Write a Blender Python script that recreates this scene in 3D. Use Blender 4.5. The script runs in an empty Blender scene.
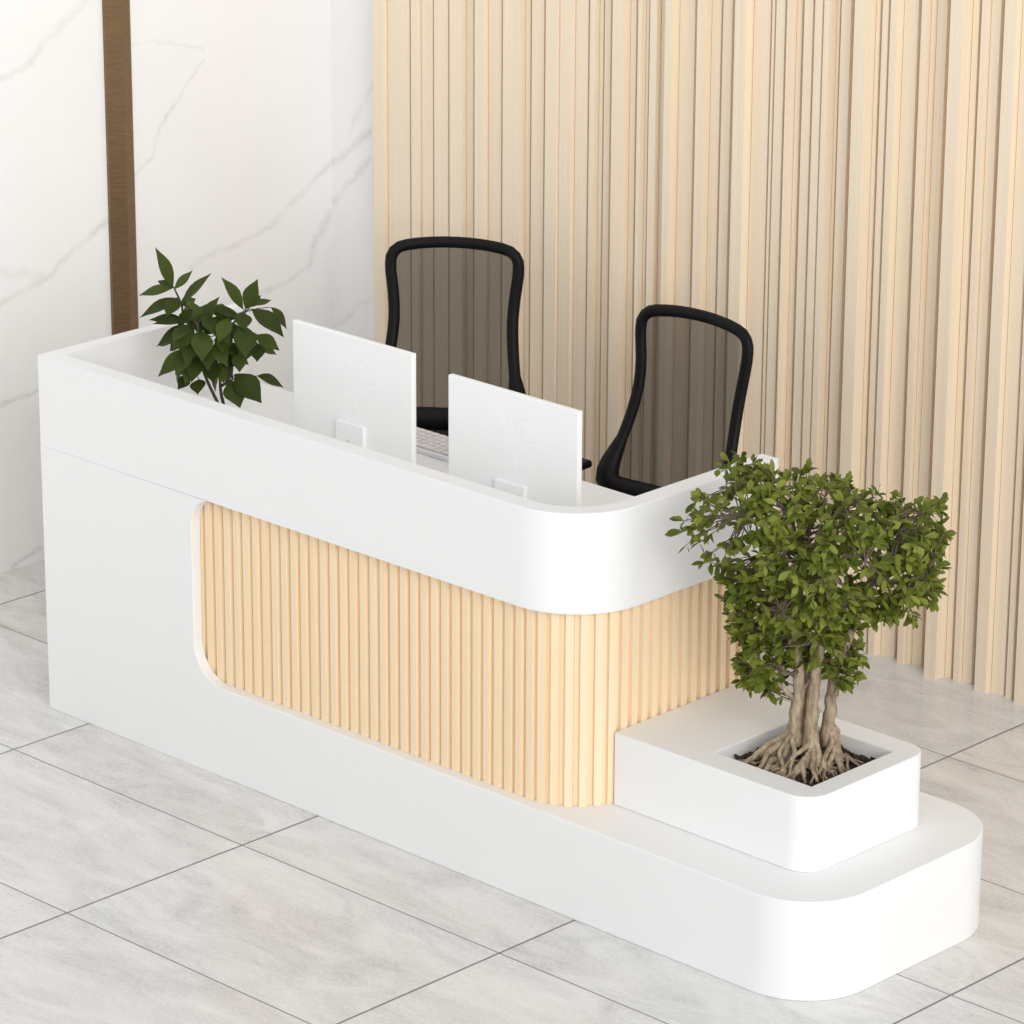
import bpy, bmesh, math, random
from mathutils import Vector, Matrix, noise

# ------------------------------------------------------------------ basics
S = 0.9                      # design unit -> metres
H, HB, H1, H2 = 1.10, 0.8246, 0.2732, 0.48
XB, DE, L = 2.156, 0.7775, 2.962
ZW = 0.86                    # worktop height
scene = bpy.context.scene
COL = scene.collection
R_ = Vector

# camera recovered from the vanishing points of the photograph
CF = 3952.61
CC = Vector((8.61763687, -6.95413094, 4.37269794))
CR = Vector((0.71892411, 0.69507379, 0.00453312))
CU = Vector((-0.22749276, 0.22912633, 0.94643973))
CFW = Vector((-0.65680679, 0.6814496, -0.3228487))


def un(u, v, ax, val):
    """the point of the plane axis = val that the photograph shows at u, v"""
    d = CFW * CF + CR * (u - 512) - CU * (v - 512)
    return CC + d * ((val - CC[ax]) / d[ax])


# ------------------------------------------------------------------ materials
def new_mat(name):
    m = bpy.data.materials.new(name)
    m.use_nodes = True
    nt = m.node_tree
    b = nt.nodes['Principled BSDF']
    return m, nt, b


def N(nt, typ, **kw):
    n = nt.nodes.new(typ)
    for k, v in kw.items():
        if k == 'inp':
            for i, x in v.items():
                n.inputs[i].default_value = x
        else:
            setattr(n, k, v)
    return n


def math_(nt, op, a, b=None, c=None, clamp=False):
    n = nt.nodes.new('ShaderNodeMath')
    n.operation = op
    n.use_clamp = clamp
    for i, x in enumerate((a, b, c)):
        if x is None:
            continue
        if isinstance(x, (int, float)):
            n.inputs[i].default_value = x
        else:
            nt.links.new(x, n.inputs[i])
    return n.outputs[0]


def ramp(nt, fac, stops):
    r = nt.nodes.new('ShaderNodeValToRGB')
    e = r.color_ramp.elements
    while len(e) < len(stops):
        e.new(0.5)
    for i, (p, c) in enumerate(stops):
        e[i].position = p
        e[i].color = (*c, 1)
    nt.links.new(fac, r.inputs[0])
    return r.outputs[0]


def mix(nt, fac, a, b, blend='MIX'):
    n = nt.nodes.new('ShaderNodeMix')
    n.data_type = 'RGBA'
    n.blend_type = blend
    for s, x in ((n.inputs[0], fac), (n.inputs[6], a), (n.inputs[7], b)):
        if isinstance(x, (int, float)):
            s.default_value = x
        elif isinstance(x, tuple):
            s.default_value = (*x, 1)
        else:
            nt.links.new(x, s)
    return n.outputs[2]


def obj_coords(nt, scale=(1, 1, 1), rot=(0, 0, 0)):
    g = N(nt, 'ShaderNodeNewGeometry')
    mp = N(nt, 'ShaderNodeMapping')
    mp.inputs['Scale'].default_value = scale
    mp.inputs['Rotation'].default_value = rot
    nt.links.new(g.outputs['Position'], mp.inputs[0])
    return mp.outputs[0]


def noise_(nt, vec, scale, detail=4, rough=0.5, out=0):
    n = N(nt, 'ShaderNodeTexNoise')
    n.inputs['Scale'].default_value = scale
    n.inputs['Detail'].default_value = detail
    n.inputs['Roughness'].default_value = rough
    if vec is not None:
        nt.links.new(vec, n.inputs['Vector'])
    return n.outputs[out]


def bump(nt, b, h, strength=0.2, dist=0.002):
    n = N(nt, 'ShaderNodeBump')
    n.inputs['Strength'].default_value = strength
    n.inputs['Distance'].default_value = dist
    nt.links.new(h, n.inputs['Height'])
    nt.links.new(n.outputs[0], b.inputs['Normal'])


def plain(name, col, rough=0.5, metal=0.0, var=0.04, nscale=30, spec=0.5):
    m, nt, b = new_mat(name)
    f = noise_(nt, obj_coords(nt), nscale, 3)
    c = mix(nt, f, tuple(x * (1 - var) for x in col), tuple(min(1, x * (1 + var)) for x in col))
    nt.links.new(c, b.inputs['Base Color'])
    b.inputs['Roughness'].default_value = rough
    b.inputs['Metallic'].default_value = metal
    b.inputs['Specular IOR Level'].default_value = spec
    return m


def wood_mat(name, a, b_, scale=1.0):
    m, nt, b = new_mat(name)
    f = noise_(nt, obj_coords(nt, (200 * scale, 200 * scale, 0.7)), 1.0, 5, 0.65)
    g = noise_(nt, obj_coords(nt, (30 * scale, 30 * scale, 0.15)), 1.0, 2, 0.5)
    mid = tuple((x + y) / 2 for x, y in zip(a, b_))
    c1 = ramp(nt, f, [(0.3, b_), (0.5, mid), (0.72, a)])
    tint = ramp(nt, g, [(0.3, (1.0, 0.965, 0.94)), (0.5, (1, 1, 1)), (0.7, (0.985, 0.995, 0.95))])
    c = mix(nt, 0.7, c1, tint, 'MULTIPLY')
    nt.links.new(c, b.inputs['Base Color'])
    b.inputs['Roughness'].default_value = 0.55
    b.inputs['Specular IOR Level'].default_value = 0.3
    bump(nt, b, f, 0.08, 0.001)
    return m


def marble_mat(name, ia, segs):
    """off-white marble; segs: (a0, z0, a1, z1, width, strength) along axis ia and z, in metres"""
    m, nt, b = new_mat(name)
    pos = obj_coords(nt)
    n1 = noise_(nt, pos, 5.0, 8, 0.68, 1)
    v1 = N(nt, 'ShaderNodeVectorMath', operation='SUBTRACT')
    nt.links.new(n1, v1.inputs[0])
    v1.inputs[1].default_value = (0.5, 0.5, 0.5)
    v2 = N(nt, 'ShaderNodeVectorMath', operation='SCALE')
    nt.links.new(v1.outputs[0], v2.inputs[0])
    v2.inputs['Scale'].default_value = 0.10
    v3 = N(nt, 'ShaderNodeVectorMath', operation='ADD')
    nt.links.new(pos, v3.inputs[0])
    nt.links.new(v2.outputs[0], v3.inputs[1])
    sp = N(nt, 'ShaderNodeSeparateXYZ')
    nt.links.new(v3.outputs[0], sp.inputs[0])
    pa, pz = sp.outputs[ia], sp.outputs[2]
    tot = None
    breakup = noise_(nt, pos, 13.0, 6, 0.75)
    for a0, z0, a1, z1, w, st in segs:
        da, dz = a1 - a0, z1 - z0
        l2 = da * da + dz * dz
        qa = math_(nt, 'SUBTRACT', pa, a0)
        qz = math_(nt, 'SUBTRACT', pz, z0)
        t = math_(nt, 'DIVIDE', math_(nt, 'ADD', math_(nt, 'MULTIPLY', qa, da), math_(nt, 'MULTIPLY', qz, dz)), l2, clamp=True)
        ea = math_(nt, 'SUBTRACT', qa, math_(nt, 'MULTIPLY', t, da))
        ez = math_(nt, 'SUBTRACT', qz, math_(nt, 'MULTIPLY', t, dz))
        d = math_(nt, 'SQRT', math_(nt, 'ADD', math_(nt, 'MULTIPLY', ea, ea), math_(nt, 'MULTIPLY', ez, ez)))
        k = math_(nt, 'SUBTRACT', 1.0, math_(nt, 'DIVIDE', d, w), clamp=True)
        k = math_(nt, 'MULTIPLY', k, st)
        tot = k if tot is None else math_(nt, 'MAXIMUM', tot, k)
    bk = math_(nt, 'MULTIPLY_ADD', breakup, 3.2, -1.0, clamp=True)
    vein = math_(nt, 'MULTIPLY', tot, bk)
    cloud = noise_(nt, pos, 2.2, 4, 0.6)
    base = ramp(nt, cloud, [(0.3, (0.92, 0.915, 0.908)), (0.7, (0.94, 0.937, 0.932))])
    c = mix(nt, vein, base, (0.45, 0.44, 0.43))
    nt.links.new(c, b.inputs['Base Color'])
    b.inputs['Roughness'].default_value = 0.35
    b.inputs['Specular IOR Level'].default_value = 0.3
    return m


def floor_mat():
    m, nt, b = new_mat('stone_tile')
    pos = obj_coords(nt)
    sp = N(nt, 'ShaderNodeSeparateXYZ')
    nt.links.new(pos, sp.inputs[0])
    TX, TY, GX, GY = 0.985 * S, 0.6232 * S, 0.1804 * S, -0.2837 * S
    tx = math_(nt, 'DIVIDE', math_(nt, 'SUBTRACT', sp.outputs[0], GX), TX)
    ty = math_(nt, 'DIVIDE', math_(nt, 'SUBTRACT', sp.outputs[1], GY), TY)
    ix, iy = math_(nt, 'FLOOR', tx), math_(nt, 'FLOOR', ty)

    def edge(t, size):
        f = math_(nt, 'FRACT', t)
        g = math_(nt, 'MINIMUM', f, math_(nt, 'SUBTRACT', 1.0, f))
        return math_(nt, 'MULTIPLY', g, size)
    gx = math_(nt, 'LESS_THAN', edge(tx, TX), 0.0030)
    gy = math_(nt, 'LESS_THAN', edge(ty, TY), 0.0019)
    gr = math_(nt, 'MAXIMUM', gx, gy)
    cb = N(nt, 'ShaderNodeCombineXYZ')
    nt.links.new(ix, cb.inputs[0])
    nt.links.new(iy, cb.inputs[1])
    wn = N(nt, 'ShaderNodeTexWhiteNoise')
    nt.links.new(cb.outputs[0], wn.inputs['Vector'])
    off = N(nt, 'ShaderNodeVectorMath', operation='SCALE')
    nt.links.new(wn.outputs['Color'], off.inputs[0])
    off.inputs['Scale'].default_value = 7.0
    ad = N(nt, 'ShaderNodeVectorMath', operation='ADD')
    nt.links.new(pos, ad.inputs[0])
    nt.links.new(off.outputs[0], ad.inputs[1])
    mp = N(nt, 'ShaderNodeMapping')
    mp.inputs['Rotation'].default_value = (0, 0, 0.35)
    mp.inputs['Scale'].default_value = (1.0, 2.6, 1)
    nt.links.new(ad.outputs[0], mp.inputs[0])
    big = noise_(nt, mp.outputs[0], 2.6, 8, 0.66)
    big.node.inputs['Distortion'].default_value = 1.1
    mp2 = N(nt, 'ShaderNodeMapping')
    mp2.inputs['Rotation'].default_value = (0, 0, 0.35)
    mp2.inputs['Scale'].default_value = (5, 16, 1)
    nt.links.new(ad.outputs[0], mp2.inputs[0])
    streak = noise_(nt, mp2.outputs[0], 1.6, 6, 0.7)
    fine = noise_(nt, pos, 95.0, 4, 0.75)
    f = math_(nt, 'ADD', math_(nt, 'MULTIPLY', big, 0.52), math_(nt, 'ADD', math_(nt, 'MULTIPLY', streak, 0.16), math_(nt, 'MULTIPLY', fine, 0.32)))
    c = ramp(nt, f, [(0.36, (0.52, 0.515, 0.505)), (0.45, (0.66, 0.655, 0.645)), (0.54, (0.755, 0.75, 0.74)), (0.64, (0.83, 0.825, 0.815))])
    sx = N(nt, 'ShaderNodeSeparateXYZ')
    nt.links.new(wn.outputs['Color'], sx.inputs[0])
    c = mix(nt, sx.outputs[0], c, mix(nt, 1.0, c, (1.0, 0.97, 0.95), 'MULTIPLY'))
    c = mix(nt, gr, c, (0.20, 0.19, 0.18))
    nt.links.new(c, b.inputs['Base Color'])
    rg = math_(nt, 'MULTIPLY_ADD', streak, 0.16, 0.13)
    rg = math_(nt, 'ADD', rg, math_(nt, 'MULTIPLY', gr, 0.4))
    nt.links.new(rg, b.inputs['Roughness'])
    b.inputs['Specular IOR Level'].default_value = 0.45
    bump(nt, b, fine, 0.06, 0.001)
    return m


def mesh_fabric():
    m, nt, b = new_mat('mesh_fabric')
    b.inputs['Base Color'].default_value = (0.036, 0.027, 0.020, 1)
    b.inputs['Roughness'].default_value = 0.8
    f = noise_(nt, obj_coords(nt), 900, 1)
    a = math_(nt, 'MULTIPLY_ADD', f, 0.1, 0.68)
    nt.links.new(a, b.inputs['Alpha'])
    return m


def leaf_mat(name, dark, light, rough=0.45):
    m, nt, b = new_mat(name)
    f = noise_(nt, obj_coords(nt), 24, 2)
    g = N(nt, 'ShaderNodeNewGeometry')
    r = math_(nt, 'MULTIPLY_ADD', g.outputs['Random Per Island'], 0.6, math_(nt, 'MULTIPLY', f, 0.4))
    c = ramp(nt, r, [(0.15, dark), (0.9, light)])
    nt.links.new(c, b.inputs['Base Color'])
    b.inputs['Roughness'].default_value = rough
    b.inputs['Specular IOR Level'].default_value = 0.18
    tr = N(nt, 'ShaderNodeBsdfTranslucent')
    nt.links.new(c, tr.inputs[0])
    ms = N(nt, 'ShaderNodeMixShader')
    ms.inputs[0].default_value = 0.22
    nt.links.new(b.outputs[0], ms.inputs[1])
    nt.links.new(tr.outputs[0], ms.inputs[2])
    nt.links.new(ms.outputs[0], nt.nodes['Material Output'].inputs[0])
    return m


def bark_mat():
    m, nt, b = new_mat('bark')
    f = noise_(nt, obj_coords(nt, (1, 1, 0.25)), 90, 5, 0.7)
    c = ramp(nt, f, [(0.3, (0.15, 0.11, 0.07)), (0.5, (0.33, 0.25, 0.165)), (0.7, (0.52, 0.425, 0.30))])
    nt.links.new(c, b.inputs['Base Color'])
    b.inputs['Roughness'].default_value = 0.8
    bump(nt, b, f, 0.5, 0.004)
    return m


def soil_mat():
    m, nt, b = new_mat('soil')
    f = noise_(nt, obj_coords(nt), 110, 5, 0.7)
    c = ramp(nt, f, [(0.35, (0.018, 0.011, 0.007)), (0.6, (0.06, 0.038, 0.024)), (0.75, (0.12, 0.08, 0.05))])
    nt.links.new(c, b.inputs['Base Color'])
    b.inputs['Roughness'].default_value = 0.9
    bump(nt, b, f, 0.8, 0.006)
    return m


def bronze_mat():
    m, nt, b = new_mat('brushed_bronze')
    f = noise_(nt, obj_coords(nt, (20, 20, 500)), 1.0, 3, 0.6)
    g = noise_(nt, obj_coords(nt, (3, 3, 3)), 1.0, 2)
    c = ramp(nt, f, [(0.3, (0.20, 0.128, 0.070)), (0.7, (0.30, 0.20, 0.115))])
    nt.links.new(c, b.inputs['Base Color'])
    b.inputs['Metallic'].default_value = 0.85
    nt.links.new(math_(nt, 'MULTIPLY_ADD', g, 0.2, 0.3), b.inputs['Roughness'])
    bump(nt, b, f, 0.15, 0.001)
    return m


WHITE = plain('white_lacquer', (0.86, 0.86, 0.855), 0.42, var=0.006, nscale=3, spec=0.35)
WHITE_PLASTIC = plain('white_plastic', (0.92, 0.92, 0.917), 0.4, var=0.006, nscale=5, spec=0.35)
KEY_GREY = plain('key_plastic', (0.72, 0.68, 0.67), 0.5)
DARK_GREY = plain('grey_plastic', (0.12, 0.12, 0.125), 0.5)
BLACK = plain('black_plastic', (0.005, 0.005, 0.0055), 0.5, spec=0.18)
BLACK_FABRIC = plain('black_fabric', (0.006, 0.006, 0.0065), 0.9, nscale=400, var=0.3)
SCREEN = plain('dark_screen', (0.01, 0.01, 0.012), 0.15)
STEEL = plain('steel', (0.5, 0.5, 0.52), 0.3, 1.0)
WOOD = wood_mat('pale_oak', (0.93, 0.755, 0.53), (0.88, 0.685, 0.455))
WOOD_WALL = wood_mat('pale_ash', (0.935, 0.805, 0.64), (0.87, 0.73, 0.555), 1.0)
BARK = bark_mat()
SOIL = soil_mat()
TREE_LEAF = leaf_mat('small_leaf', (0.055, 0.078, 0.008), (0.27, 0.305, 0.048))
BIG_LEAF = leaf_mat('broad_leaf', (0.026, 0.040, 0.007), (0.074, 0.102, 0.019))
TWIG = plain('twig_bark', (0.13, 0.10, 0.068), 0.8)
STEM = plain('plant_stem', (0.05, 0.04, 0.025), 0.7)
POT = plain('pot_glaze', (0.75, 0.74, 0.72), 0.4)
FABRIC = mesh_fabric()


# ------------------------------------------------------------------ geometry helpers
class MB:
    def __init__(self):
        self.v, self.f = [], []

    def add(self, vs, fs):
        o = len(self.v)
        self.v += [tuple(x) for x in vs]
        self.f += [tuple(i + o for i in f) for f in fs]
        return self

    def box(self, x0, x1, y0, y1, z0, z1):
        vs = [(x, y, z) for z in (z0, z1) for y in (y0, y1) for x in (x0, x1)]
        return self.add(vs, [(0, 2, 3, 1), (4, 5, 7, 6), (0, 1, 5, 4), (2, 6, 7, 3), (0, 4, 6, 2), (1, 3, 7, 5)])

    def prism(self, poly, axis, a, b):
        """extrude a 2-D polygon; axis 2: (x, y), axis 1: (x, z)"""
        n = len(poly)
        mk = (lambda p, h: (p[0], p[1], h)) if axis == 2 else (lambda p, h: (p[0], h, p[1]))
        vs = [mk(p, a) for p in poly] + [mk(p, b) for p in poly]
        fs = [tuple(range(n))[::-1], tuple(range(n, 2 * n))]
        fs += [(i, (i + 1) % n, (i + 1) % n + n, i + n) for i in range(n)]
        return self.add(vs, fs)

    def tube(self, path, radii, n=8, cap=True, flat=None):
        """round tube along path; flat = (axis vector, factor) squashes it along an axis"""
        path = [Vector(p) for p in path]
        if isinstance(radii, (int, float)):
            radii = [radii] * len(path)
        vs = []
        prev = None
        for i, p in enumerate(path):
            t = (path[min(i + 1, len(path) - 1)] - path[max(i - 1, 0)])
            t = t.normalized() if t.length > 1e-9 else Vector((0, 0, 1))
            if prev is None:
                a = Vector((0, 0, 1)) if abs(t.z) < 0.9 else Vector((1, 0, 0))
                x = t.cross(a).normalized()
            else:
                x = (prev - t * prev.dot(t)).normalized()
            prev = x
            y = t.cross(x)
            for k in range(n):
                th = 2 * math.pi * k / n
                d = x * math.cos(th) * radii[i] + y * math.sin(th) * radii[i]
                if flat:
                    ax, fac = flat
                    d = d - ax * d.dot(ax) * (1 - fac)
                vs.append(p + d)
        m = len(path)
        fs = [(i * n + k, i * n + (k + 1) % n, (i + 1) * n + (k + 1) % n, (i + 1) * n + k) for i in range(m - 1) for k in range(n)]
        if cap:
            fs.append(tuple(range(n))[::-1])
            fs.append(tuple(range((m - 1) * n, m * n)))
        return self.add(vs, fs)

    def loop_tube(self, path, radii, n=8, ny=1.0):
        """closed tube; cross-section squashed along y by ny"""
        path = [Vector(p) for p in path]
        m = len(path)
        vs = []
        for i, p in enumerate(path):
            t = (path[(i + 1) % m] - path[i - 1]).normalized()
            y = Vector((0, 1, 0))
            y = (y - t * y.dot(t)).normalized()
            x = t.cross(y)
            for k in range(n):
                th = 2 * math.pi * k / n
                vs.append(p + x * math.cos(th) * radii[i] + y * math.sin(th) * radii[i] * ny)
        fs = [(i * n + k, i * n + (k + 1) % n, ((i + 1) % m) * n + (k + 1) % n, ((i + 1) % m) * n + k) for i in range(m) for k in range(n)]
        return self.add(vs, fs)

    def lathe(self, prof, c=(0, 0), n=28):
        vs = [(c[0] + r * math.cos(2 * math.pi * k / n), c[1] + r * math.sin(2 * math.pi * k / n), z) for r, z in prof for k in range(n)]
        m = len(prof)
        fs = [(i * n + k, i * n + (k + 1) % n, (i + 1) * n + (k + 1) % n, (i + 1) * n + k) for i in range(m - 1) for k in range(n)]
        fs.append(tuple(range(n))[::-1])
        fs.append(tuple(range((m - 1) * n, m * n)))
        return self.add(vs, fs)

    def build(self, name, mat, parent=None, bevel=0, smooth=False, segs=2, autosmooth=False, origin=None, keep=None):
        """verts are in design units relative to the parent's base (or to origin)"""
        o0 = Vector(origin) if origin is not None else Vector((0, 0, 0))
        me = bpy.data.meshes.new(name)
        me.from_pydata([(Vector(v) - o0) * S for v in self.v], [], self.f)
        bm = bmesh.new()
        bm.from_mesh(me)
        bmesh.ops.recalc_face_normals(bm, faces=bm.faces)
        if smooth or autosmooth:
            for f in bm.faces:
                f.smooth = True
        if autosmooth:
            for e in bm.edges:
                if len(e.link_faces) != 2 or e.calc_face_angle(0) > math.radians(30):
                    e.smooth = False
        bm.to_mesh(me)
        bm.free()
        me.materials.append(mat)
        o = bpy.data.objects.new(name, me)
        COL.objects.link(o)
        if parent is not None:
            o.parent = parent
        if origin is not None:
            o.location = o0 * S
        if bevel:
            md = o.modifiers.new('edge', 'BEVEL')
            md.width = bevel * S
            md.segments = segs
            if keep is None:
                md.limit_method = 'ANGLE'
                md.angle_limit = math.radians(40)
            else:
                md.limit_method = 'WEIGHT'
                bm = bmesh.new()
                bm.from_mesh(me)
                lay = bm.edges.layers.float.new('bevel_weight_edge')
                for e in bm.edges:
                    sharp = len(e.link_faces) == 2 and e.calc_face_angle(0) > math.radians(40)
                    e[lay] = 1.0 if sharp and not all(keep(v.co / S) for v in e.verts) else 0.0
                bm.to_mesh(me)
                bm.free()
        return o

    def shift(self, d):
        d = Vector(d)
        self.v = [tuple(Vector(v) + d) for v in self.v]
        return self


def tag(o, label, cat, group=None, kind=None):
    o['label'] = label
    o['category'] = cat
    if group:
        o['group'] = group
    if kind:
        o['kind'] = kind
    return o


def empty(name, loc, rz=0):
    o = bpy.data.objects.new(name, None)
    COL.objects.link(o)
    o.empty_display_size = 0.1
    o.location = Vector(loc) * S
    o.rotation_euler = (0, 0, rz)
    return o


def copy_tree(o, parent=None):
    c = o.copy()
    COL.objects.link(c)
    if parent is not None:
        c.parent = parent
    for ch in list(o.children):
        copy_tree(ch, c)
    return c


def arc(cx, cy, r, a0, a1, n=14):
    return [(cx + r * math.cos(math.radians(a0 + (a1 - a0) * i / n)), cy + r * math.sin(math.radians(a0 + (a1 - a0) * i / n))) for i in range(n + 1)]


# ------------------------------------------------------------------ the room
XL, YBK, ZTOP = -1.036, 2.16, 3.0
fl = MB().box(XL - 0.15, 7.0, -6.0, YBK + 0.15, -0.08, 0).build('floor', floor_mat())
tag(fl, 'pale grey stone tile floor with thin dark joints under the desk', 'floor', kind='structure')


def seg_list(polys, ax, val):
    out = []
    for pts, w, st in polys:
        q = [un(u, v, ax, val) * S for u, v in pts]
        ia = 1 if ax == 0 else 0
        for a, b in zip(q, q[1:]):
            out.append((a[ia], a[2], b[ia], b[2], w * 0.75 * S, st * 0.85))
    return out


left_veins = [
    ([(-30, 100), (0, 80), (28, 60), (60, 33), (90, -10)], 0.030, 0.34),
    ([(205, 55), (180, 97), (160, 127), (155, 150), (136, 180)], 0.014, 0.42),
    ([(130, 43), (205, 46)], 0.012, 0.28),
    ([(-20, 318), (10, 296), (45, 278), (75, 250), (110, 215)], 0.026, 0.42),
    ([(0, 270), (45, 278)], 0.030, 0.30),
    ([(-20, 415), (0, 408), (40, 391)], 0.020, 0.6),
    ([(15, 566), (44, 546)], 0.016, 0.5),
    ([(190, 268), (240, 243), (270, 228), (300, 195), (335, 158)], 0.022, 0.34),
    ([(332, 215), (315, 240), (308, 268)], 0.034, 0.42),
    ([(308, 268), (285, 285), (255, 298), (215, 305)], 0.018, 0.38),
]
back_veins = [
    ([(330, 165), (345, 155), (372, 132)], 0.030, 0.5),
    ([(330, 205), (345, 185), (372, 160)], 0.024, 0.42),
    ([(350, 135), (375, 80)], 0.02, 0.28),
    ([(325, 335), (375, 296)], 0.016, 0.32),
]
wl = MB().box(XL - 0.15, XL, -6.0, YBK + 0.15, 0, ZTOP).build('wall_left', marble_mat('white_marble_left', 1, seg_list(left_veins, 0, XL)))
tag(wl, 'white marble side wall with thin grey veins behind the leafy desk plant', 'wall', kind='structure')
wb = MB().box(XL, 7.0, YBK, YBK + 0.15, 0, ZTOP).build('wall_back', marble_mat('white_marble_back', 0, seg_list(back_veins, 1, YBK)))
tag(wb, 'white marble back wall showing as a strip left of the wood slats', 'wall', kind='structure')

# wood slats on the back wall: left edge in the photograph, how far each stands out
slats = [(372.5, .060), (387.7, .040), (410.8, .050), (421.5, .034), (434, .040), (449.5, .055), (467, .030), (474.7, .060), (489, .038), (503, .058),
         (526, .022), (532, .036), (545.7, .060), (560, .048), (576, .030), (590, .042), (600, .020), (605, .030), (612.5, .068), (631, .030), (638, .050),
         (646.6, .026), (650, .042), (661.6, .020), (665, .072), (680, .026), (697, .062), (712, .026), (723, .042), (734.6, .090), (754, .048), (772, .055),
         (776, .060), (786.7, .075), (797, .030), (804, .050), (814.5, .062), (823.6, .066), (837, .026), (841, .042), (854, .096), (876, .044), (882, .056),
         (890, .066), (904, .028), (921, .060), (931, .042), (937, .026), (950, .096), (972.6, .042), (981, .056), (991, .038), (1004, .075), (1022, .045)]
YS = 2.148
slats = [(u, .024 + d * .85) for u, d in slats]
xs = [(un(u, 30, 1, YS - d).x, d) for u, d in slats]
rnd = random.Random(4)
x = xs[-1][0] + 0.06
while x < 3.6:
    xs.append((x, rnd.choice((.055, .07, .08, .09, .11))))
    x += rnd.uniform(0.03, 0.085)
sb = MB()
sb.box(xs[0][0], x, YS, YBK, 0, ZTOP)
for (x0, d), (x1, d1) in zip(xs, xs[1:] + [(x, 0)]):
    if x1 - x0 > 0.004:
        sb.box(x0, x1 - min((0.0065 + (d1 - d) * 0.96 if d1 > d else 0.0025), (x1 - x0) * .62), YS - d, YS, 0, ZTOP)
so = sb.build('trim_1', WOOD_WALL)
tag(so, 'pale wood slat cladding of uneven depth on the back wall behind the two chairs', 'wall cladding', kind='structure')

# bronze strip set on the marble
ya, yb = 1.153, 1.262
bs = MB().prism([(XL + 0.001, ya), (XL + 0.012, ya), (XL + 0.027, (ya + yb) / 2 + .006), (XL + 0.013, yb - 0.006), (XL + 0.010, yb), (XL + 0.001, yb)], 2, 0, ZTOP).build('trim_2', bronze_mat())
tag(bs, 'narrow brushed bronze strip running up the marble wall', 'wall trim', kind='structure')

# ------------------------------------------------------------------ the reception desk
desk = empty('reception_desk', (0, 0, 0))
tag(desk, 'long white reception desk with rounded corner and pale wood slatted front', 'reception desk')

r, t, tl = 0.22, 0.060, 0.045
outer = [(0, DE), (0, 0)] + arc(XB - r, r, r, -90, 0, 24) + [(XB, DE)]
inner = [(XB - t, DE)] + arc(XB - r, r, r - t, 0, -90, 24) + [(tl, t), (tl, DE)]
band = MB().prism(outer + inner, 2, HB + 0.0004, H).build('counter_band', WHITE, desk, bevel=0.003, autosmooth=True, keep=lambda c: c.z < HB + .002)

wx, rb, rt = 0.66, 0.115, 0.085
poly = [(0, 0), (0.8, 0), (0.8, H1)] + [(wx + rb - rb * math.sin(math.radians(a)), H1 + rb - rb * math.cos(math.radians(a))) for a in range(0, 91, 9)] + \
       [(wx + rt - rt * math.cos(math.radians(a)), HB - rt + rt * math.sin(math.radians(a))) for a in range(0, 91, 9)] + [(0.8, HB), (0, HB)]
fp = MB().prism(poly, 1, 0, 0.0335)
fp.box(0, tl, 0.0335, DE, 0, HB)
fp.build('front_panel', WHITE, desk, bevel=0.002, autosmooth=True, keep=lambda c: c.z > HB - .001 or abs(c.x - .8) < .001)

pl = [(0.8, 0)] + arc(L - 0.2, 0.2, 0.2, -90, 0, 24) + arc(L - 0.2, 0.61, 0.2, 0, 90, 24) + [(2.02, 0.81), (2.02, 0.30), (0.55, 0.30), (0.55, 0.0337), (0.8, 0.0337)]
MB().prism(pl, 2, 0, H1).build('plinth', WHITE, desk, bevel=0.003, autosmooth=True, keep=lambda c: abs(c.x - .8) < .001)

# slatted front: ridges along a path that turns the corner
sy, scx, scy, sr = 0.034, 1.945, 0.22, 0.186
l1 = scx - 0.60
l2 = sr * math.pi / 2
l3 = DE - 0.012 - scy


def slat_path(s):
    if s < l1:
        return Vector((0.60 + s, sy)), Vector((0, -1))
    if s < l1 + l2:
        a = (s - l1) / sr
        n = Vector((math.sin(a), -math.cos(a)))
        return Vector((scx, scy)) + n * sr, n
    return Vector((scx + sr, scy + s - l1 - l2)), Vector((1, 0))


pitch, tot = 0.0393, l1 + l2 + l3
prof = []
s = 0.0
while s + pitch <= tot + 1e-6:
    for ds, dp in ((0.0, 0.0), (0.0215, 0.0), (0.0245, 0.013), (0.0385, 0.013)):
        p, n = slat_path(s + ds)
        prof.append((p - n * dp, p - n * 0.028))
    s += pitch
sm = MB()
zz0, zz1 = H1 + 0.0005, HB
for (p, q) in prof:
    sm.v += [(p.x, p.y, zz0), (p.x, p.y, zz1), (q.x, q.y, zz1), (q.x, q.y, zz0)]
for i in range(len(prof) - 1):
    a, b = 4 * i, 4 * i + 4
    for k in range(4):
        k2 = (k + 1) % 4
        sm.f.append((a + k, b + k, b + k2, a + k2))
e = 4 * (len(prof) - 1)
sm.f += [(0, 1, 2, 3), (e + 3, e + 2, e + 1, e)]
sm.build('slatted_panel', WOOD, desk)['label'] = 'pale wood vertical slats'

wt = [(tl, 0.80), (tl, t)] + arc(XB - r, r, r - t, -90, 0, 16) + [(XB - t, 0.80)]
MB().prism(wt, 2, ZW - 0.03, ZW).build('worktop', WHITE, desk, bevel=0.003, autosmooth=True)

# ------------------------------------------------------------------ planter with soil
plo = [(2.131, 0.167)] + arc(2.725, 0.242, 0.075, -90, 0, 14) + arc(2.735, 0.590, 0.065, 0, 90, 12) + [(2.131, 0.655)]
hx0, hx1, hy0, hy1, zs = 2.41, 2.735, 0.249, 0.578, 0.438
hole = [(hx0, hy0), (hx1, hy0), (hx1, hy1), (hx0, hy1)]
PB = (2.46, 0.411, H1)
bm = bmesh.new()


def bv(p, z):
    return bm.verts.new((Vector((p[0], p[1], z)) - Vector(PB)) * S)


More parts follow.
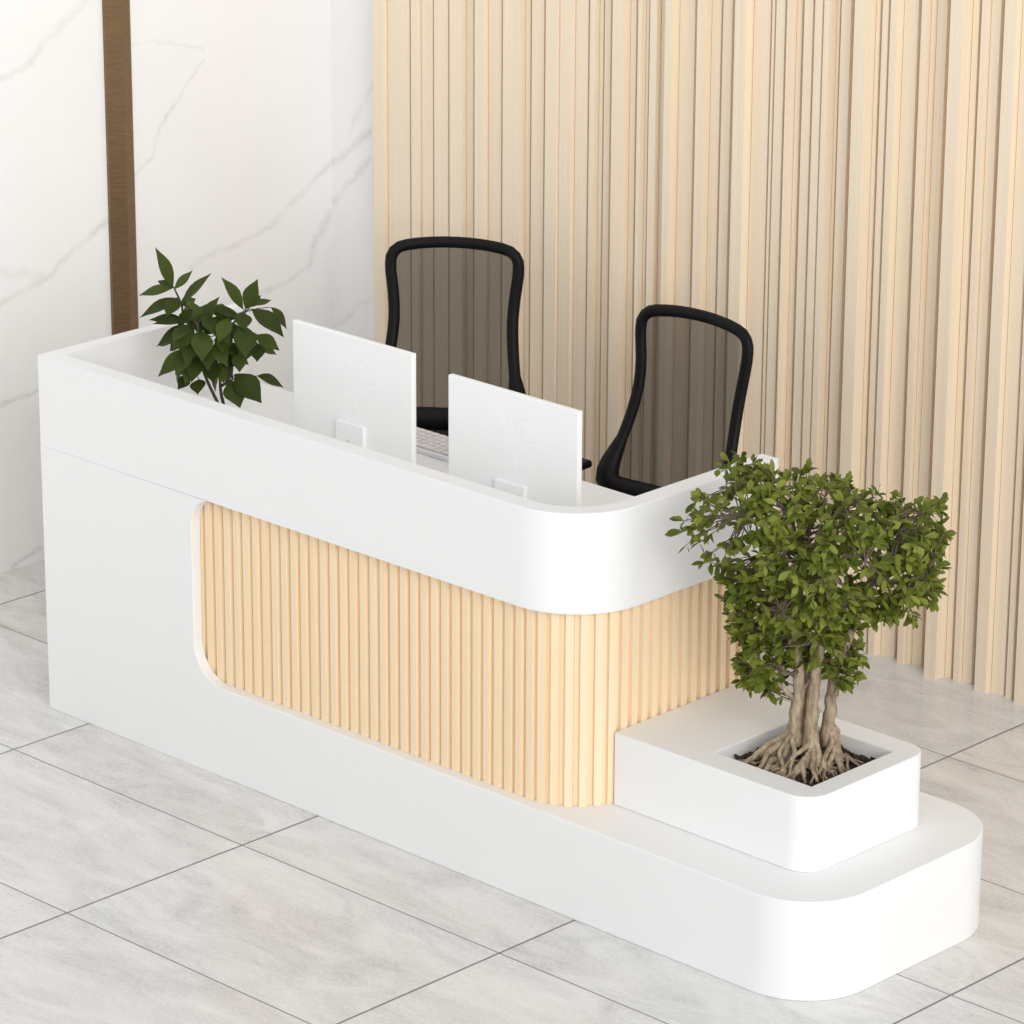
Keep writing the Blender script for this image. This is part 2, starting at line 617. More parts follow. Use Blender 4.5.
to, bo = [bv(p, H2) for p in plo], [bv(p, H1) for p in plo]
ti, bi = [bv(p, H2) for p in hole], [bv(p, 0.31) for p in hole]
for A, B in ((to, bo), (ti, bi)):
    for i in range(len(A)):
        j = (i + 1) % len(A)
        bm.faces.new((A[i], A[j], B[j], B[i]))
bm.faces.new(bo)
bm.faces.new(bi)
edges = [e for e in bm.edges if all(v in set(to) for v in e.verts)] + [e for e in bm.edges if all(v in set(ti) for v in e.verts)]
bmesh.ops.triangle_fill(bm, use_beauty=True, edges=edges)
bmesh.ops.recalc_face_normals(bm, faces=bm.faces)
for f in bm.faces:
    f.smooth = True
for e in bm.edges:
    if len(e.link_faces) != 2 or e.calc_face_angle(0) > math.radians(30):
        e.smooth = False
me = bpy.data.meshes.new('planter_box')
bm.to_mesh(me)
bm.free()
me.materials.append(WHITE)
planter = bpy.data.objects.new('planter_box', me)
COL.objects.link(planter)
planter.location = Vector(PB) * S
md = planter.modifiers.new('edge', 'BEVEL')
md.width, md.segments, md.limit_method, md.angle_limit = 0.003, 2, 'ANGLE', math.radians(40)
tag(planter, 'white rounded planter box on the plinth at the desk end', 'planter')

rnd = random.Random(11)
sg = MB()
n = 26
ix0, ix1, iy0, iy1 = hx0 + 0.002, hx1 - 0.002, hy0 + 0.002, hy1 - 0.002
for j in range(n + 1):
    for i in range(n + 1):
        px, py = ix0 + (ix1 - ix0) * i / n, iy0 + (iy1 - iy0) * j / n
        h = 0.010 * noise.noise(Vector((px * 40, py * 40, 0))) + 0.006 * noise.noise(Vector((px * 90, py * 90, 3)))
        c = math.hypot(px - 2.57, py - 0.41)
        sg.v.append((px, py, zs + h + max(0, 0.018 - c * 0.12)))
for j in range(n):
    for i in range(n):
        a = j * (n + 1) + i
        sg.f.append((a, a + 1, a + n + 2, a + n + 1))
o = len(sg.v)
for (px, py) in hole:
    cx, cy = (2.5725 + (px - 2.5725) * 0.985), (0.4135 + (py - 0.4135) * 0.985)
    sg.v.append((cx, cy, 0.312))
sg.f.append((o, o + 3, o + 2, o + 1))
cor = [0, n, (n + 1) * (n + 1) - 1, n * (n + 1)]
rows = [list(range(0, n + 1)), [k * (n + 1) + n for k in range(n + 1)], [n * (n + 1) + k for k in range(n, -1, -1)], [k * (n + 1) for k in range(n, -1, -1)]]
for k in range(4):
    sg.f.append(tuple(rows[k]) + (o + (k + 1) % 4, o + k))
for _ in range(330):                      # bark chips lying in the soil
    px, py = rnd.uniform(ix0 + .012, ix1 - .012), rnd.uniform(iy0 + .012, iy1 - .012)
    l_, w_, a = rnd.uniform(.006, .014), rnd.uniform(.003, .006), rnd.uniform(0, 6.28)
    z = zs + rnd.uniform(0.002, 0.014)
    dz = rnd.uniform(-.005, .005)
    ca, sa = math.cos(a), math.sin(a)
    q = [(px + ca * l_ - sa * w_, py + sa * l_ + ca * w_, z + dz), (px - ca * l_ - sa * w_, py - sa * l_ + ca * w_, z - dz),
         (px - ca * l_ + sa * w_, py - sa * l_ - ca * w_, z - dz), (px + ca * l_ + sa * w_, py + sa * l_ - ca * w_, z + dz)]
    sg.add(q + [(a_, b_, c_ - 0.004) for a_, b_, c_ in q], [(0, 1, 2, 3), (7, 6, 5, 4), (0, 4, 5, 1), (1, 5, 6, 2), (2, 6, 7, 3), (3, 7, 4, 0)])
so_ = sg.build('soil', SOIL, origin=(2.5725, 0.4135, 0.312))
tag(so_, 'dark brown soil and bark chips filling the white planter box', 'soil', kind='stuff')

# ------------------------------------------------------------------ small tree in the planter
TB = Vector((2.57, 0.41, zs))
HR = Vector((0.7189, 0.6951, 0)).normalized()       # across the picture
HD = Vector((-0.6951, 0.7189, 0)).normalized()      # away from the camera
tree = empty('bonsai_tree', TB)
tag(tree, 'small bushy green tree with gnarled spreading roots in the white planter', 'tree')
rnd = random.Random(23)


def tp(u, v, dep=0.0):
    """point of the tree: where the picture has it, dep further away than the trunk; relative to its base"""
    d = CFW * CF + CR * (u - 512) - CU * (v - 512)
    # vertical plane through the trunk facing the camera
    k = (TB + HD * dep - CC).dot(HD) / d.dot(HD)
    return CC + d * k - TB


def smooth_path(pts, n=5):
    out = []
    P = [Vector(p) for p in pts]
    for i in range(len(P) - 1):
        p0, p1, p2, p3 = P[max(i - 1, 0)], P[i], P[i + 1], P[min(i + 2, len(P) - 1)]
        for k in range(n):
            t_ = k / n
            out.append(0.5 * ((2 * p1) + (p2 - p0) * t_ + (2 * p0 - 5 * p1 + 4 * p2 - p3) * t_ ** 2 + (3 * p1 - p0 - 3 * p2 + p3) * t_ ** 3))
    out.append(P[-1])
    return out


def lerp_list(a, m):
    out = []
    for i in range(m):
        x_ = i / (m - 1) * (len(a) - 1)
        k = min(int(x_), len(a) - 2)
        out.append(a[k] + (a[k + 1] - a[k]) * (x_ - k))
    return out


trunk = MB()
stems = [([(795, 744), (794, 728), (797, 702), (799, 672), (790, 630), (775, 585)], 0.00, [.024, .022, .0195, .0175, .014, .009]),
         ([(811, 746), (811, 728), (813, 702), (816, 672), (822, 630), (815, 570)], -0.02, [.026, .022, .019, .0165, .014, .009]),
         ([(828, 744), (828, 728), (831, 702), (834, 675), (850, 635), (870, 585)], 0.02, [.025, .021, .018, .0155, .013, .008]),
         ([(806, 740), (806, 722), (806, 695), (808, 660), (800, 610), (798, 540)], 0.05, [.022, .018, .016, .0145, .012, .008])]
stem_paths = []
for pts, dep, rad in stems:
    q = smooth_path([tp(u, v, dep) for u, v in pts], 6)
    rad = [a * .86 for a in rad]
    q = [p_ + Vector((noise.noise(p_ * 30), noise.noise(p_ * 30 + Vector((9, 0, 0))), 0)) * 0.006 for p_ in q]
    rr = lerp_list(rad, len(q))
    rr = [a * (1 + 0.16 * noise.noise(p_ * 55)) for a, p_ in zip(rr, q)]
    trunk.tube(q, rr, 12)
    stem_paths.append(q)
# small side spur low on the left stem
trunk.tube(smooth_path([tp(796, 702), tp(787, 692), tp(779, 684), tp(775, 676)]), lerp_list([.009, .007, .006, .004], 16), 7)
trunk.tube(smooth_path([tp(797, 692), tp(806, 686), tp(812, 678)]), .006, 7)
trunk.build('trunk', BARK, tree, smooth=True)

roots = MB()
feet = [tp(795, 744, 0.0), tp(811, 746, -0.02), tp(828, 744, 0.02), tp(806, 740, 0.05)]
for k in range(70):
    big = k < 36
    a = 2 * math.pi * (k * 0.61803) + rnd.uniform(-.2, .2)
    d = Vector((math.cos(a), math.sin(a), 0))
    # the stem that stands furthest that way
    c0 = max(feet, key=lambda f_: f_.x * d.x + f_.y * d.y + rnd.uniform(-.03, .03)).copy()
    lim = 0.148 / max(abs(d.x), abs(d.y))
    reach = lim * (rnd.uniform(.45, .98) if big else rnd.uniform(.5, 1.0))
    side = Vector((-d.y, d.x, 0))
    w1, w2 = rnd.uniform(-.022, .022), rnd.uniform(-.03, .03)
    z0 = rnd.uniform(.03, .085) if big else rnd.uniform(.0, .035)
    c0.z = 0
    end = d * reach + side * w2 * .5
    end.x, end.y = max(-.152, min(.155, end.x)), max(-.152, min(.158, end.y))
    st = c0 + d * .010 + Vector((0, 0, z0 + .018))
    pts = [st, c0 + d * .026 + side * w1 * .2 + Vector((0, 0, z0)), c0.lerp(end, .38) + d * .012 + side * w1 + Vector((0, 0, z0 * .52 + .010)),
           c0.lerp(end, .70) + side * w2 * .4 + Vector((0, 0, z0 * .12 + .012)), end + Vector((0, 0, -.006))]
    q = smooth_path(pts, 5)
    q = [p_ + side * .004 * noise.noise(p_ * 70 + Vector((k, 0, 0))) for p_ in q]
    r0 = rnd.uniform(.0065, .0110) if big else rnd.uniform(.003, .0055)
    rr = lerp_list([r0 * 1.25, r0 * 1.1, r0 * .9, r0 * .65, r0 * .3], len(q))
    roots.tube(q, [a_ * (1 + .22 * noise.noise(p_ * 60 + Vector((k, 0, 0)))) for a_, p_ in zip(rr, q)], 7)
for k in range(46):                        # thin roots lying on the soil
    a = rnd.uniform(0, 6.283)
    d = Vector((math.cos(a), math.sin(a), 0))
    side = Vector((-d.y, d.x, 0))
    lim = 0.15 / max(abs(d.x), abs(d.y))
    r1, r2 = rnd.uniform(.03, .07), lim * rnd.uniform(.7, 1.0)
    pts = [d * (r1 + (r2 - r1) * f_) + side * rnd.uniform(-.014, .014) + Vector((0, 0, rnd.uniform(.008, .018) if f_ < 1 else .0)) for f_ in (0, .25, .5, .75, 1)]
    q = smooth_path(pts, 4)
    roots.tube(q, lerp_list([rnd.uniform(.004, .0065), .004, .0018], len(q)), 6)
roots.build('root', BARK, tree, smooth=True)

crown = [(719, 452), (744, 456), (765, 463), (800, 463), (816, 472), (840, 470), (866, 481), (891, 496), (919, 494), (948, 499), (950, 527), (940, 550), (945, 600), (930, 605), (919, 620),
         (885, 622), (860, 627), (866, 655), (862, 675), (846, 695), (836, 690), (825, 665), (797, 668), (785, 682), (778, 698), (750, 696), (738, 680), (740, 646), (727, 618), (722, 596),
         (722, 572), (704, 565), (680, 546), (673, 523), (686, 503), (707, 487)]


def inside(u, v):
    c = False
    for (x1, y1), (x2, y2) in zip(crown, crown[1:] + crown[:1]):
        if (y1 > v) != (y2 > v) and u < (x2 - x1) * (v - y1) / (y2 - y1) + x1:
            c = not c
    return c


def edge_dist(u, v):
    return min(math.hypot(u - (x1 + (x2 - x1) * f_ / 6), v - (y1 + (y2 - y1) * f_ / 6)) for (x1, y1), (x2, y2) in zip(crown, crown[1:] + crown[:1]) for f_ in range(6))


LANCE = (.06, .50, .84, 1.0, .93, .66, .30, .0)
OBOVATE = (.12, .60, .98, .86, .12)


def leaf_geo(mb, base, direction, up, length, width, fold=0.25, droop=0.15, shape=OBOVATE):
    d = direction.normalized()
    sd = d.cross(up)
    if sd.length < 1e-4:
        sd = d.cross(Vector((1, 0, 0)))
    sd.normalize()
    nm = sd.cross(d).normalized()
    vs, fs = [], []
    n = len(shape) - 1
    for i in range(n + 1):
        s_ = i / n
        w_ = width * 0.5 * shape[i]
        c_ = base + d * length * s_ - nm * length * droop * s_ * s_
        vs += [c_ - sd * w_ + nm * w_ * fold, c_, c_ + sd * w_ + nm * w_ * fold]
    for i in range(n):
        a_ = 3 * i
        fs += [(a_, a_ + 1, a_ + 4, a_ + 3), (a_ + 1, a_ + 2, a_ + 5, a_ + 4)]
    mb.add(vs, fs)


def crown_point(umin=670, umax=952, vmin=448, vmax=702, margin=0):
    while True:
        u, v = rnd.uniform(umin, umax), rnd.uniform(vmin, vmax)
        if not inside(u, v):
            continue
        ed = edge_dist(u, v)
        if ed < margin:
            continue
        half = 0.215 * math.sqrt(min(1.0, ed / 70.0))
        half = max(half, .05)
        dep = rnd.uniform(-half, half)
        if rnd.random() < .55 and ed > 18:
            dep = math.copysign(half * rnd.uniform(.55, 1), dep)
        p_ = tp(u, v, dep)
        w_ = p_ + TB
        if w_.x < XB + 0.05 and w_.z < H + .04:
            continue
        if u < 742 and v < 575 and rnd.random() < .45:
            continue
        return p_


twigs, leaves = MB(), MB()
cand = [p_ for q in stem_paths for p_ in q[10:]]
bpts = []
for k in range(46):
    p_ = crown_point(margin=14)
    st = min(cand, key=lambda c_: (c_ - p_).length + 1.0 * max(0, c_.z - p_.z + 0.03))
    mid = (st + p_) * 0.5 + Vector((rnd.uniform(-.03, .03), rnd.uniform(-.03, .03), rnd.uniform(-.02, .03)))
    q = smooth_path([st, mid, p_], 6)
    q = [a_ + Vector((noise.noise(a_ * 25), noise.noise(a_ * 25 + Vector((5, 5, 5))), noise.noise(a_ * 25 + Vector((9, 1, 5))))) * .012 for a_ in q]
    twigs.tube(q, lerp_list([.0060, .0040, .0022], len(q)), 6, cap=False)
    bpts += q[3:]
bpts += cand
for k in range(820):
    p_ = crown_point(vmin=(448 if k % 4 else 560), margin=rnd.choice((0, 0, 4, 7)))
    st = min(bpts, key=lambda c_: (c_ - p_).length)
    mid = (st + p_) * 0.5 + Vector((rnd.uniform(-.02, .02), rnd.uniform(-.02, .02), rnd.uniform(-.015, .015)))
    q = smooth_path([st, mid, p_], 3)
    twigs.tube(q, lerp_list([.0022, .0015, .0009], len(q)), 4, cap=False)
    out = (p_ - st)
    out = out.normalized() if out.length > .01 else Vector((p_.x, p_.y, .1)).normalized()
    for j in range(rnd.randint(5, 8)):
        b_ = p_ if j < 2 else mid.lerp(p_, rnd.uniform(.1, 1.0))
        dr = (out * rnd.uniform(.2, .9) + Vector((rnd.uniform(-1, 1), rnd.uniform(-1, 1), rnd.uniform(-.75, .55)))).normalized()
        upv = (Vector((rnd.uniform(-.8, .8), rnd.uniform(-.8, .8), .8)) + Vector((p_.x, p_.y, 0)) * 2.2 - HD * .35).normalized()
        leaf_geo(leaves, b_, dr, upv, rnd.uniform(.026, .039), rnd.uniform(.0125, .0185), fold=rnd.uniform(.1, .4), droop=rnd.uniform(.0, .3))
twigs.build('twigs', TWIG, tree)
leaves.build('foliage', TREE_LEAF, tree, smooth=True)

# ------------------------------------------------------------------ leafy plant on the desk
PX, PY = 0.43, 0.36
plant = empty('potted_plant', (PX, PY, ZW))
tag(plant, 'dark green broad-leaved plant standing in the left corner of the desk', 'plant')
P0 = Vector((PX, PY, ZW))
pot = MB().lathe([(.036, 0), (.040, .004), (.046, .050), (.048, .054), (.043, .054), (.040, .046), (.0, .044)], n=28)
pot.build('pot', POT, plant, smooth=False, autosmooth=True)


def pp(cx, cy, dep=0.0):
    u, v = 120 + cx * 0.17578, 230 + cy * 0.17578
    d = CFW * CF + CR * (u - 512) - CU * (v - 512)
    k = (P0 + HD * dep - CC).dot(HD) / d.dot(HD)
    return CC + d * k - P0


rnd = random.Random(5)
nodes = {'A': (310, 335, -.02), 'B': (350, 425, 0), 'C': (365, 510, .02), 'D': (715, 465, -.02), 'E': (440, 540, -.04), 'F': (600, 600, .0), 'G': (430, 640, .03),
         'H': (540, 740, -.05), 'I': (640, 850, -.02), 'J': (760, 610, .03), 'K': (400, 790, -.02), 'M': (500, 470, .04)}
branches = [['base', (545, 960, 0), (470, 780, .0), 'E', 'C', 'B', 'A'], ['base', (570, 890, .01), 'F', 'D'], [(570, 890, .01), 'I'], [(470, 780, 0), 'H'], [(470, 780, 0), 'G'],
            ['F', 'J'], [(470, 780, 0), 'K'], ['E', 'M']]
stm = MB()
for br in branches:
    pts = []
    for k in br:
        if k == 'base':
            pts.append(Vector((0, 0, .040)))
        else:
            c_ = nodes[k] if isinstance(k, str) else k
            pts.append(pp(*c_))
    q = smooth_path(pts, 5)
    stm.tube(q, lerp_list([.0055, .004, .0025], len(q)), 7)
# leaf base, leaf tip, depth of the tip, width
LV = [(300, 330, 200, 98, .0, 95), (300, 330, 112, 372, .02, 68), (310, 335, 414, 230, .03, 48), (300, 325, 215, 290, .05, 60), (350, 420, 522, 244, .02, 84), (340, 390, 118, 497, -.03, 90), (330, 385, 265, 492, -.06, 100),
      (345, 430, 430, 392, .05, 66), (365, 510, 168, 512, .03, 64), (370, 520, 188, 535, -.02, 54), (440, 560, 385, 390, .0, 120), (455, 575, 567, 378, -.02, 120), (440, 520, 450, 590, -.05, 90), (500, 450, 690, 510, .0, 84),
      (520, 500, 640, 592, .02, 95), (560, 470, 505, 435, .02, 60), (415, 540, 298, 688, -.07, 120), (390, 540, 212, 662, .0, 80), (300, 640, 218, 655, .04, 54), (360, 600, 285, 690, .02, 70), (465, 575, 465, 745, -.10, 120), (600, 590, 580, 698, -.08, 100),
      (560, 580, 470, 560, .04, 90), (700, 450, 575, 268, .0, 100), (715, 450, 784, 278, .02, 90), (750, 450, 928, 608, -.06, 135), (760, 430, 860, 400, .05, 54), (860, 440, 946, 562, .02, 72), (705, 545, 712, 726, -.10, 128), (690, 500, 508, 440, -.02, 76),
      (720, 440, 802, 372, .05, 64), (690, 470, 705, 570, -.05, 100), (770, 600, 905, 684, -.02, 90), (780, 650, 888, 708, .03, 64), (780, 650, 780, 748, -.06, 90), (720, 640, 700, 750, .02, 90), (680, 700, 680, 808, -.06, 84), (400, 680, 220, 832, -.03, 100),
      (400, 690, 318, 824, -.06, 105), (440, 720, 408, 864, -.08, 95), (520, 760, 530, 868, -.10, 100), (470, 730, 565, 765, .0, 90), (640, 740, 555, 690, .03, 90), (430, 650, 365, 750, .02, 100), (400, 830, 330, 906, -.03, 76), (350, 800, 325, 872, .02, 60),
      (450, 850, 443, 934, -.06, 92), (500, 790, 600, 810, .0, 80), (620, 780, 705, 755, .03, 70), (655, 820, 802, 982, -.06, 145), (780, 830, 928, 896, .02, 90), (632, 858, 682, 1010, -.08, 130), (560, 640, 640, 760, .03, 100), (520, 640, 500, 740, .04, 100), (600, 680, 700, 660, .04, 90)]
LV += [(430, 610, 375, 770, -.09, 95), (480, 660, 500, 800, -.11, 95), (540, 640, 610, 775, -.09, 95), (380, 560, 300, 640, -.08, 80), (560, 560, 620, 650, -.07, 85), (470, 480, 540, 600, -.06, 90),
       (420, 770, 372, 880, -.08, 80), (560, 770, 590, 870, -.08, 75), (410, 450, 330, 560, -.05, 80), (620, 500, 560, 640, -.08, 90)]
for k in range(22):                        # inner leaves further back
    a, r_ = rnd.uniform(0, 6.283), rnd.uniform(20, 130)
    cx_, cy_ = 540 + 1.25 * r_ * math.cos(a), 620 + 1.35 * r_ * math.sin(a)
    a2 = a + rnd.uniform(-.7, .7)
    LV.append((cx_, cy_, cx_ + 150 * math.cos(a2), cy_ + 110 * math.sin(a2) + 60, rnd.uniform(.02, .10), rnd.uniform(75, 105)))
lf, pet = MB(), stm
npts = [pp(*nodes[k]) for k in nodes]
for bx_, by_, tx_, ty_, td, wp in LV:
    b_ = pp(bx_, by_, td * .3)
    e_ = pp(tx_, ty_, td)
    w_ = wp * .000545
    nd = min(npts, key=lambda q_: (q_ - b_).length)
    pet.tube([nd, nd.lerp(b_, .5) + Vector((0, 0, .004)), b_], [.0016, .0013, .0012], 5)
    d_ = e_ - b_
    length = d_.length
    up = (Vector((0, 0, 1)) - HD * rnd.uniform(.25, .9) + HR * rnd.uniform(-.4, .4)).normalized()
    dd = d_.normalized()
    sdv = dd.cross(up).normalized()
    nm = sdv.cross(dd).normalized()
    dr = 0.17 if d_.z < 0.02 else 0.06
    aim = (d_ + nm * length * dr)
    leaf_geo(lf, b_, aim, up, aim.length, w_, fold=.20, droop=dr, shape=LANCE)
stm.build('stem', STEM, plant, smooth=True)
lf.build('leaves', BIG_LEAF, plant, smooth=True)


# ------------------------------------------------------------------ monitors
def make_monitor(cx):
    ym, w, zt, hgt = 0.40, 0.485, 1.256, 0.325
    root = empty('computer_monitor', (cx, ym + .01, ZW))
    zt -= ZW
    zb = zt - hgt
    MB().box(-w / 2, w / 2, -.010, .008, zb, zt).build('back_shell', WHITE_PLASTIC, root, bevel=.003)
    MB().box(-w / 2 + .012, w / 2 - .012, .0065, .0095, zb + .012, zt - .012).build('screen', SCREEN, root)
    br = MB().box(-.052, .062, -.026, -.010, .0, .146).build('stand_bracket', WHITE_PLASTIC, root, bevel=.003)
    MB().box(-.12, .10, -.085, .085, 0, .010).build('stand_base', WHITE_PLASTIC, root, bevel=.004)
    MB().box(-.006, .006, -.0272, -.025, .090, .0945).build('cable_port', KEY_GREY, br)
    # raised starburst mark on the back
    em = MB()
    c_ = Vector((-.006, -.010, zt - .132))
    rays = [(118, .035, .120, .25), (62, .030, .110, -.3), (5, .045, .125, .15), (-72, .035, .120, -.3), (150, .03, .085, .2), (175, .03, .085, -.2), (200, .03, .08, .2), (235, .03, .07, -.2),
            (-35, .03, .075, .2), (35, .03, .08, .3), (90, .03, .075, .1), (135, .04, .095, -.2)]
    for a, r0, r1, bend in rays:
        pts = []
        for k in range(7):
            f_ = k / 6
            aa = math.radians(a) + bend * f_ * f_
            rr = r0 + (r1 - r0) * f_
            pts.append(c_ + Vector((math.cos(aa) * rr, 0.0005, math.sin(aa) * rr)))
        em.tube(pts, [.0006 + .0018 * math.sin(math.pi * (k + .4) / 6.8) for k in range(7)], 6, flat=(Vector((0, 1, 0)), .55))
    em.build('emblem', WHITE_PLASTIC, root, smooth=True)
    return root


m1 = make_monitor(0.8995)
tag(m1, 'white computer monitor nearer the leafy plant, seen from behind', 'monitor', 'white monitors on the desk')
m2 = copy_tree(m1)
m2.location = Vector((1.5905, 0.345, ZW)) * S
tag(m2, "white computer monitor nearer the desk's rounded corner, seen from behind", 'monitor', 'white monitors on the desk')

# ------------------------------------------------------------------ keyboard
kb = empty('keyboard', (0.86, 0.715, ZW))
tag(kb, 'pale keyboard on the worktop between the two monitors', 'keyboard')
MB().box(-.24, .24, -.068, .068, 0, .014).build('case', WHITE_PLASTIC, kb, bevel=.003)
ky = MB()
for rr in range(5):
    x_ = -.228
    while x_ < .215:
        w_ = .0265 if not (rr == 0 and abs(x_) < .1) else .20
        ky.box(x_, x_ + w_ - .004, -.060 + rr * .0245, -.060 + rr * .0245 + .0205, .014, .021)
        x_ += w_ + .0015
ky.build('keys', KEY_GREY, kb)

# ------------------------------------------------------------------ office chairs
HWP = [(.54, .224), (.62, .2255), (.70, .2095), (.78, .1985), (.86, .193), (.94, .198), (1.02, .2075), (1.10, .204)]


def half_w(z):
    for i in range(len(HWP) - 1):
        if z <= HWP[i + 1][0] or i == len(HWP) - 2:
            p0, p1, p2, p3 = (HWP[max(i - 1, 0)][1], HWP[i][1], HWP[i + 1][1], HWP[min(i + 2, len(HWP) - 1)][1])
            t_ = max(0, min(1, (z - HWP[i][0]) / (HWP[i + 1][0] - HWP[i][0])))
            return 0.5 * (2 * p1 + (p2 - p0) * t_ + (2 * p0 - 5 * p1 + 4 * p2 - p3) * t_ ** 2 + (3 * p1 - p0 - 3 * p2 + p3) * t_ ** 3)


def back_y(z, x_=0):
    return 0.20 + 0.25 * (z - .6) + 0.03 * math.sin(math.pi * (z - .6) / .5) - 0.55 * x_ * x_


def make_chair():
    root = empty('office_chair', (0, 0, 0))
    # frame outline, clockwise from the bottom centre
    half = [(0.0, .552), (.06, .552), (.12, .552), (.175, .554), (.203, .562), (.2215, .582)]
    half += [(half_w(.605), .605)]
    half += [(half_w(z), z) for z in (.63, .66, .70, .74, .78, .82, .86, .90, .94, .98, 1.01, 1.035)]
    half += [(.206, 1.055), (.197, 1.073), (.180, 1.0865), (.155, 1.0935), (.12, 1.0985), (.08, 1.102), (.04, 1.104), (0, 1.1045)]
    path, rad = [], []

    def radius(x_, z_):
        b_ = max(0, min(1, (.70 - z_) / .12))
        return .0190 + .024 * b_

    for x_, z_ in half:
        path.append((x_, back_y(z_, x_), z_))
        rad.append(radius(x_, z_))
    for x_, z_ in half[-2:0:-1]:
        path.append((-x_, back_y(z_, x_), z_))
        rad.append(radius(x_, z_))
    MB().loop_tube(path, rad, 10, 0.75).build('back_frame', BLACK, root, smooth=True)
    g = MB()
    nx, nz = 16, 26
    for j in range(nz + 1):
        z_ = .555 + (1.098 - .555) * j / nz
        if z_ > 1.045:
            f_ = (z_ - 1.045) / .055
            hw = .2045 * math.sqrt(max(0, 1 - (f_ * .98) ** 3.2))
        else:
            hw = half_w(z_)
        for i in range(nx + 1):
            x_ = -hw + 2 * hw * i / nx
            g.v.append((x_, back_y(z_, x_) + .002, z_))
    for j in range(nz):
        for i in range(nx):
            a = j * (nx + 1) + i
            g.f.append((a, a + 1, a + nx + 2, a + nx + 1))
    g.build('mesh_back', FABRIC, root, smooth=True)['label'] = 'see-through dark mesh'
    # seat cushion, rounded
    st = MB()
    lay = [(.445, .80), (.455, .97), (.475, 1.0), (.505, 1.0), (.520, .95), (.527, .8), (.527, .0)]
    nn_ = 32
    for z_, k in lay:
        for q in range(nn_):
            a = 2 * math.pi * q / nn_
            ca, sa = math.cos(a), math.sin(a)
            e_ = 0.45
            st.v.append((math.copysign(abs(ca) ** e_, ca) * .265 * k, math.copysign(abs(sa) ** e_, sa) * .25 * k - .02, z_ - (.012 if sa < -.6 else 0)))
    for i in range(len(lay) - 1):
        for q in range(nn_):
            st.f.append((i * nn_ + q, i * nn_ + (q + 1) % nn_, (i + 1) * nn_ + (q + 1) % nn_, (i + 1) * nn_ + q))
    st.f.append(tuple(range(nn_))[::-1])
    st.build('seat', BLACK_FABRIC, root, smooth=True)
    # spine bracket between seat and back
    MB().tube(smooth_path([(0, .05, .435), (0, .17, .44), (0, .232, .48), (0, .225, .565)]), lerp_list([.03, .03, .026, .024], 16), 10).build('back_support', BLACK, root, smooth=True)
    for sx in (-1, 1):
        ar = MB().tube(smooth_path([(sx * .20, .03, .44), (sx * .285, .03, .445), (sx * .288, .03, .50), (sx * .272, .03, .625)]), .014, 8).build('armrest', BLACK, root, smooth=True)
        MB().box(sx * .272 - .037, sx * .272 + .037, -.14, .115, .622, .647).build('arm_pad', BLACK, ar, bevel=.010, segs=3)
    MB().lathe([(.05, .40), (.10, .41), (.10, .445), (.03, .446)], n=20).build('tilt_mechanism', BLACK, root, autosmooth=True)
    MB().lathe([(.030, .10), (.030, .25), (.018, .252), (.018, .405)], n=16).build('gas_lift', STEEL, root, autosmooth=True)
    MB().lathe([(.045, .075), (.05, .08), (.045, .115), (.032, .13)], n=20).build('base_hub', BLACK, root, autosmooth=True)
    for k in range(5):
        a = 2 * math.pi * k / 5 + .3
        d = Vector((math.cos(a), math.sin(a), 0))
        leg = MB().tube([d * .03 + Vector((0, 0, .10)), d * .18 + Vector((0, 0, .088)), d * .31 + Vector((0, 0, .072))], [.024, .019, .015], 8).build('base_leg', BLACK, root, smooth=True)
        c_ = d * .31
        side = Vector((-d.y, d.x, 0))
        cs = MB()
        for s2 in (-1, 1):
            cs.tube([c_ + side * (s2 * .008) + Vector((0, 0, .030)), c_ + side * (s2 * .026) + Vector((0, 0, .030))], .030, 16)
        cs.tube([c_ + Vector((0, 0, .03)), c_ + Vector((0, 0, .075))], .008, 8)
        cs.build('caster', BLACK, leg, autosmooth=True)
    return root


CH = [((-.017, 1.74), 35, 'black mesh-back office chair nearer the marble wall, behind the plant-side monitor'),
      ((1.100, 1.655), 2, "black mesh-back office chair nearer the desk's rounded corner and small tree")]
proto = make_chair()
for i, ((bx, by), ang, lab) in enumerate(CH):
    o = proto if i == 0 else copy_tree(proto)
    a = math.radians(ang)
    yt = back_y(1.10)
    o.location = Vector((bx + math.sin(a) * yt, by - math.cos(a) * yt, 0)) * S
    o.rotation_euler = (0, 0, a)
    tag(o, lab, 'chair', 'black mesh office chairs behind the desk')

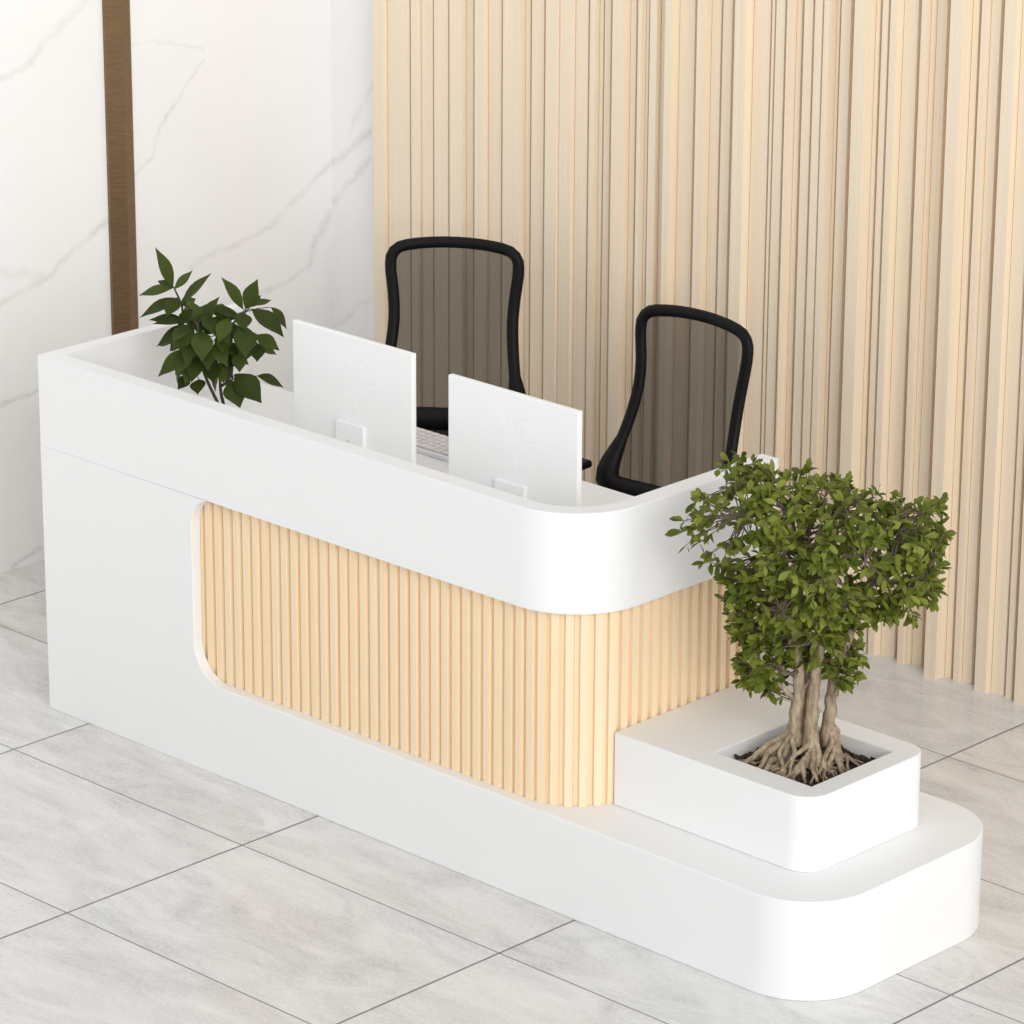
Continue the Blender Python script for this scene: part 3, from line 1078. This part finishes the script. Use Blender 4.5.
# ------------------------------------------------------------------ light
w = bpy.data.worlds.new('World')
scene.world = w
w.use_nodes = True
nt = w.node_tree
bg = nt.nodes['Background']
tc = N(nt, 'ShaderNodeTexCoord')
dp = N(nt, 'ShaderNodeVectorMath', operation='DOT_PRODUCT')
nt.links.new(tc.outputs['Generated'], dp.inputs[0])
dp.inputs[1].default_value = Vector((1.0, -0.18, 0.0)).normalized()
f_ = math_(nt, 'MULTIPLY_ADD', dp.outputs['Value'], 0.5, 0.5, clamp=True)
col = ramp(nt, f_, [(0.0, (0.76, 0.78, 0.81)), (0.5, (0.97, 0.99, 1.01)), (1.0, (1.95, 1.97, 2.0))])
sz = N(nt, 'ShaderNodeSeparateXYZ')
nt.links.new(tc.outputs['Generated'], sz.inputs[0])
zen = math_(nt, 'SUBTRACT', 1.0, math_(nt, 'MULTIPLY', math_(nt, 'MAXIMUM', sz.outputs[2], 0.0), 0.42))
bg.inputs[1].default_value = 0.78
nt.links.new(col, bg.inputs[0])
nt.links.new(math_(nt, 'MULTIPLY', zen, 0.71), bg.inputs[1])

key = bpy.data.lights.new('window_light', 'AREA')
key.energy = 490
key.size = 5.0
key.color = (1.0, 0.995, 0.985)
ko = bpy.data.objects.new('window_light', key)
COL.objects.link(ko)
kd = Vector((0.76, -0.47, 0.36)).normalized()
ko.location = (Vector((1.5, 0.6, 0.5)) + kd * 12) * S
ko.rotation_euler = kd.to_track_quat('Z', 'Y').to_euler()

top = bpy.data.lights.new('overhead_fill', 'AREA')  # added fill with no visible fixture, brightens marble and slats behind the desk
top.energy = 20
top.size = 3.2
to_ = bpy.data.objects.new('overhead_fill', top)
COL.objects.link(to_)
to_.location = Vector((-0.1, 1.0, 4.6)) * S

# ------------------------------------------------------------------ camera
cam = bpy.data.cameras.new('camera')
cam.sensor_width = 36
cam.lens = CF / 1024 * 36
cam.clip_end = 100
co = bpy.data.objects.new('camera', cam)
COL.objects.link(co)
fw = CFW.normalized()
rt_ = CR.normalized()
up_ = rt_.cross(fw).normalized()
M = Matrix((rt_, up_, -fw)).transposed().to_4x4()
M.translation = CC * S
co.matrix_world = M
scene.camera = co
scene.view_settings.view_transform = 'Standard'
scene.view_settings.look = 'None'
scene.view_settings.exposure = 0.02
scene.view_settings.gamma = 1.0
scene.view_settings.use_curve_mapping = False
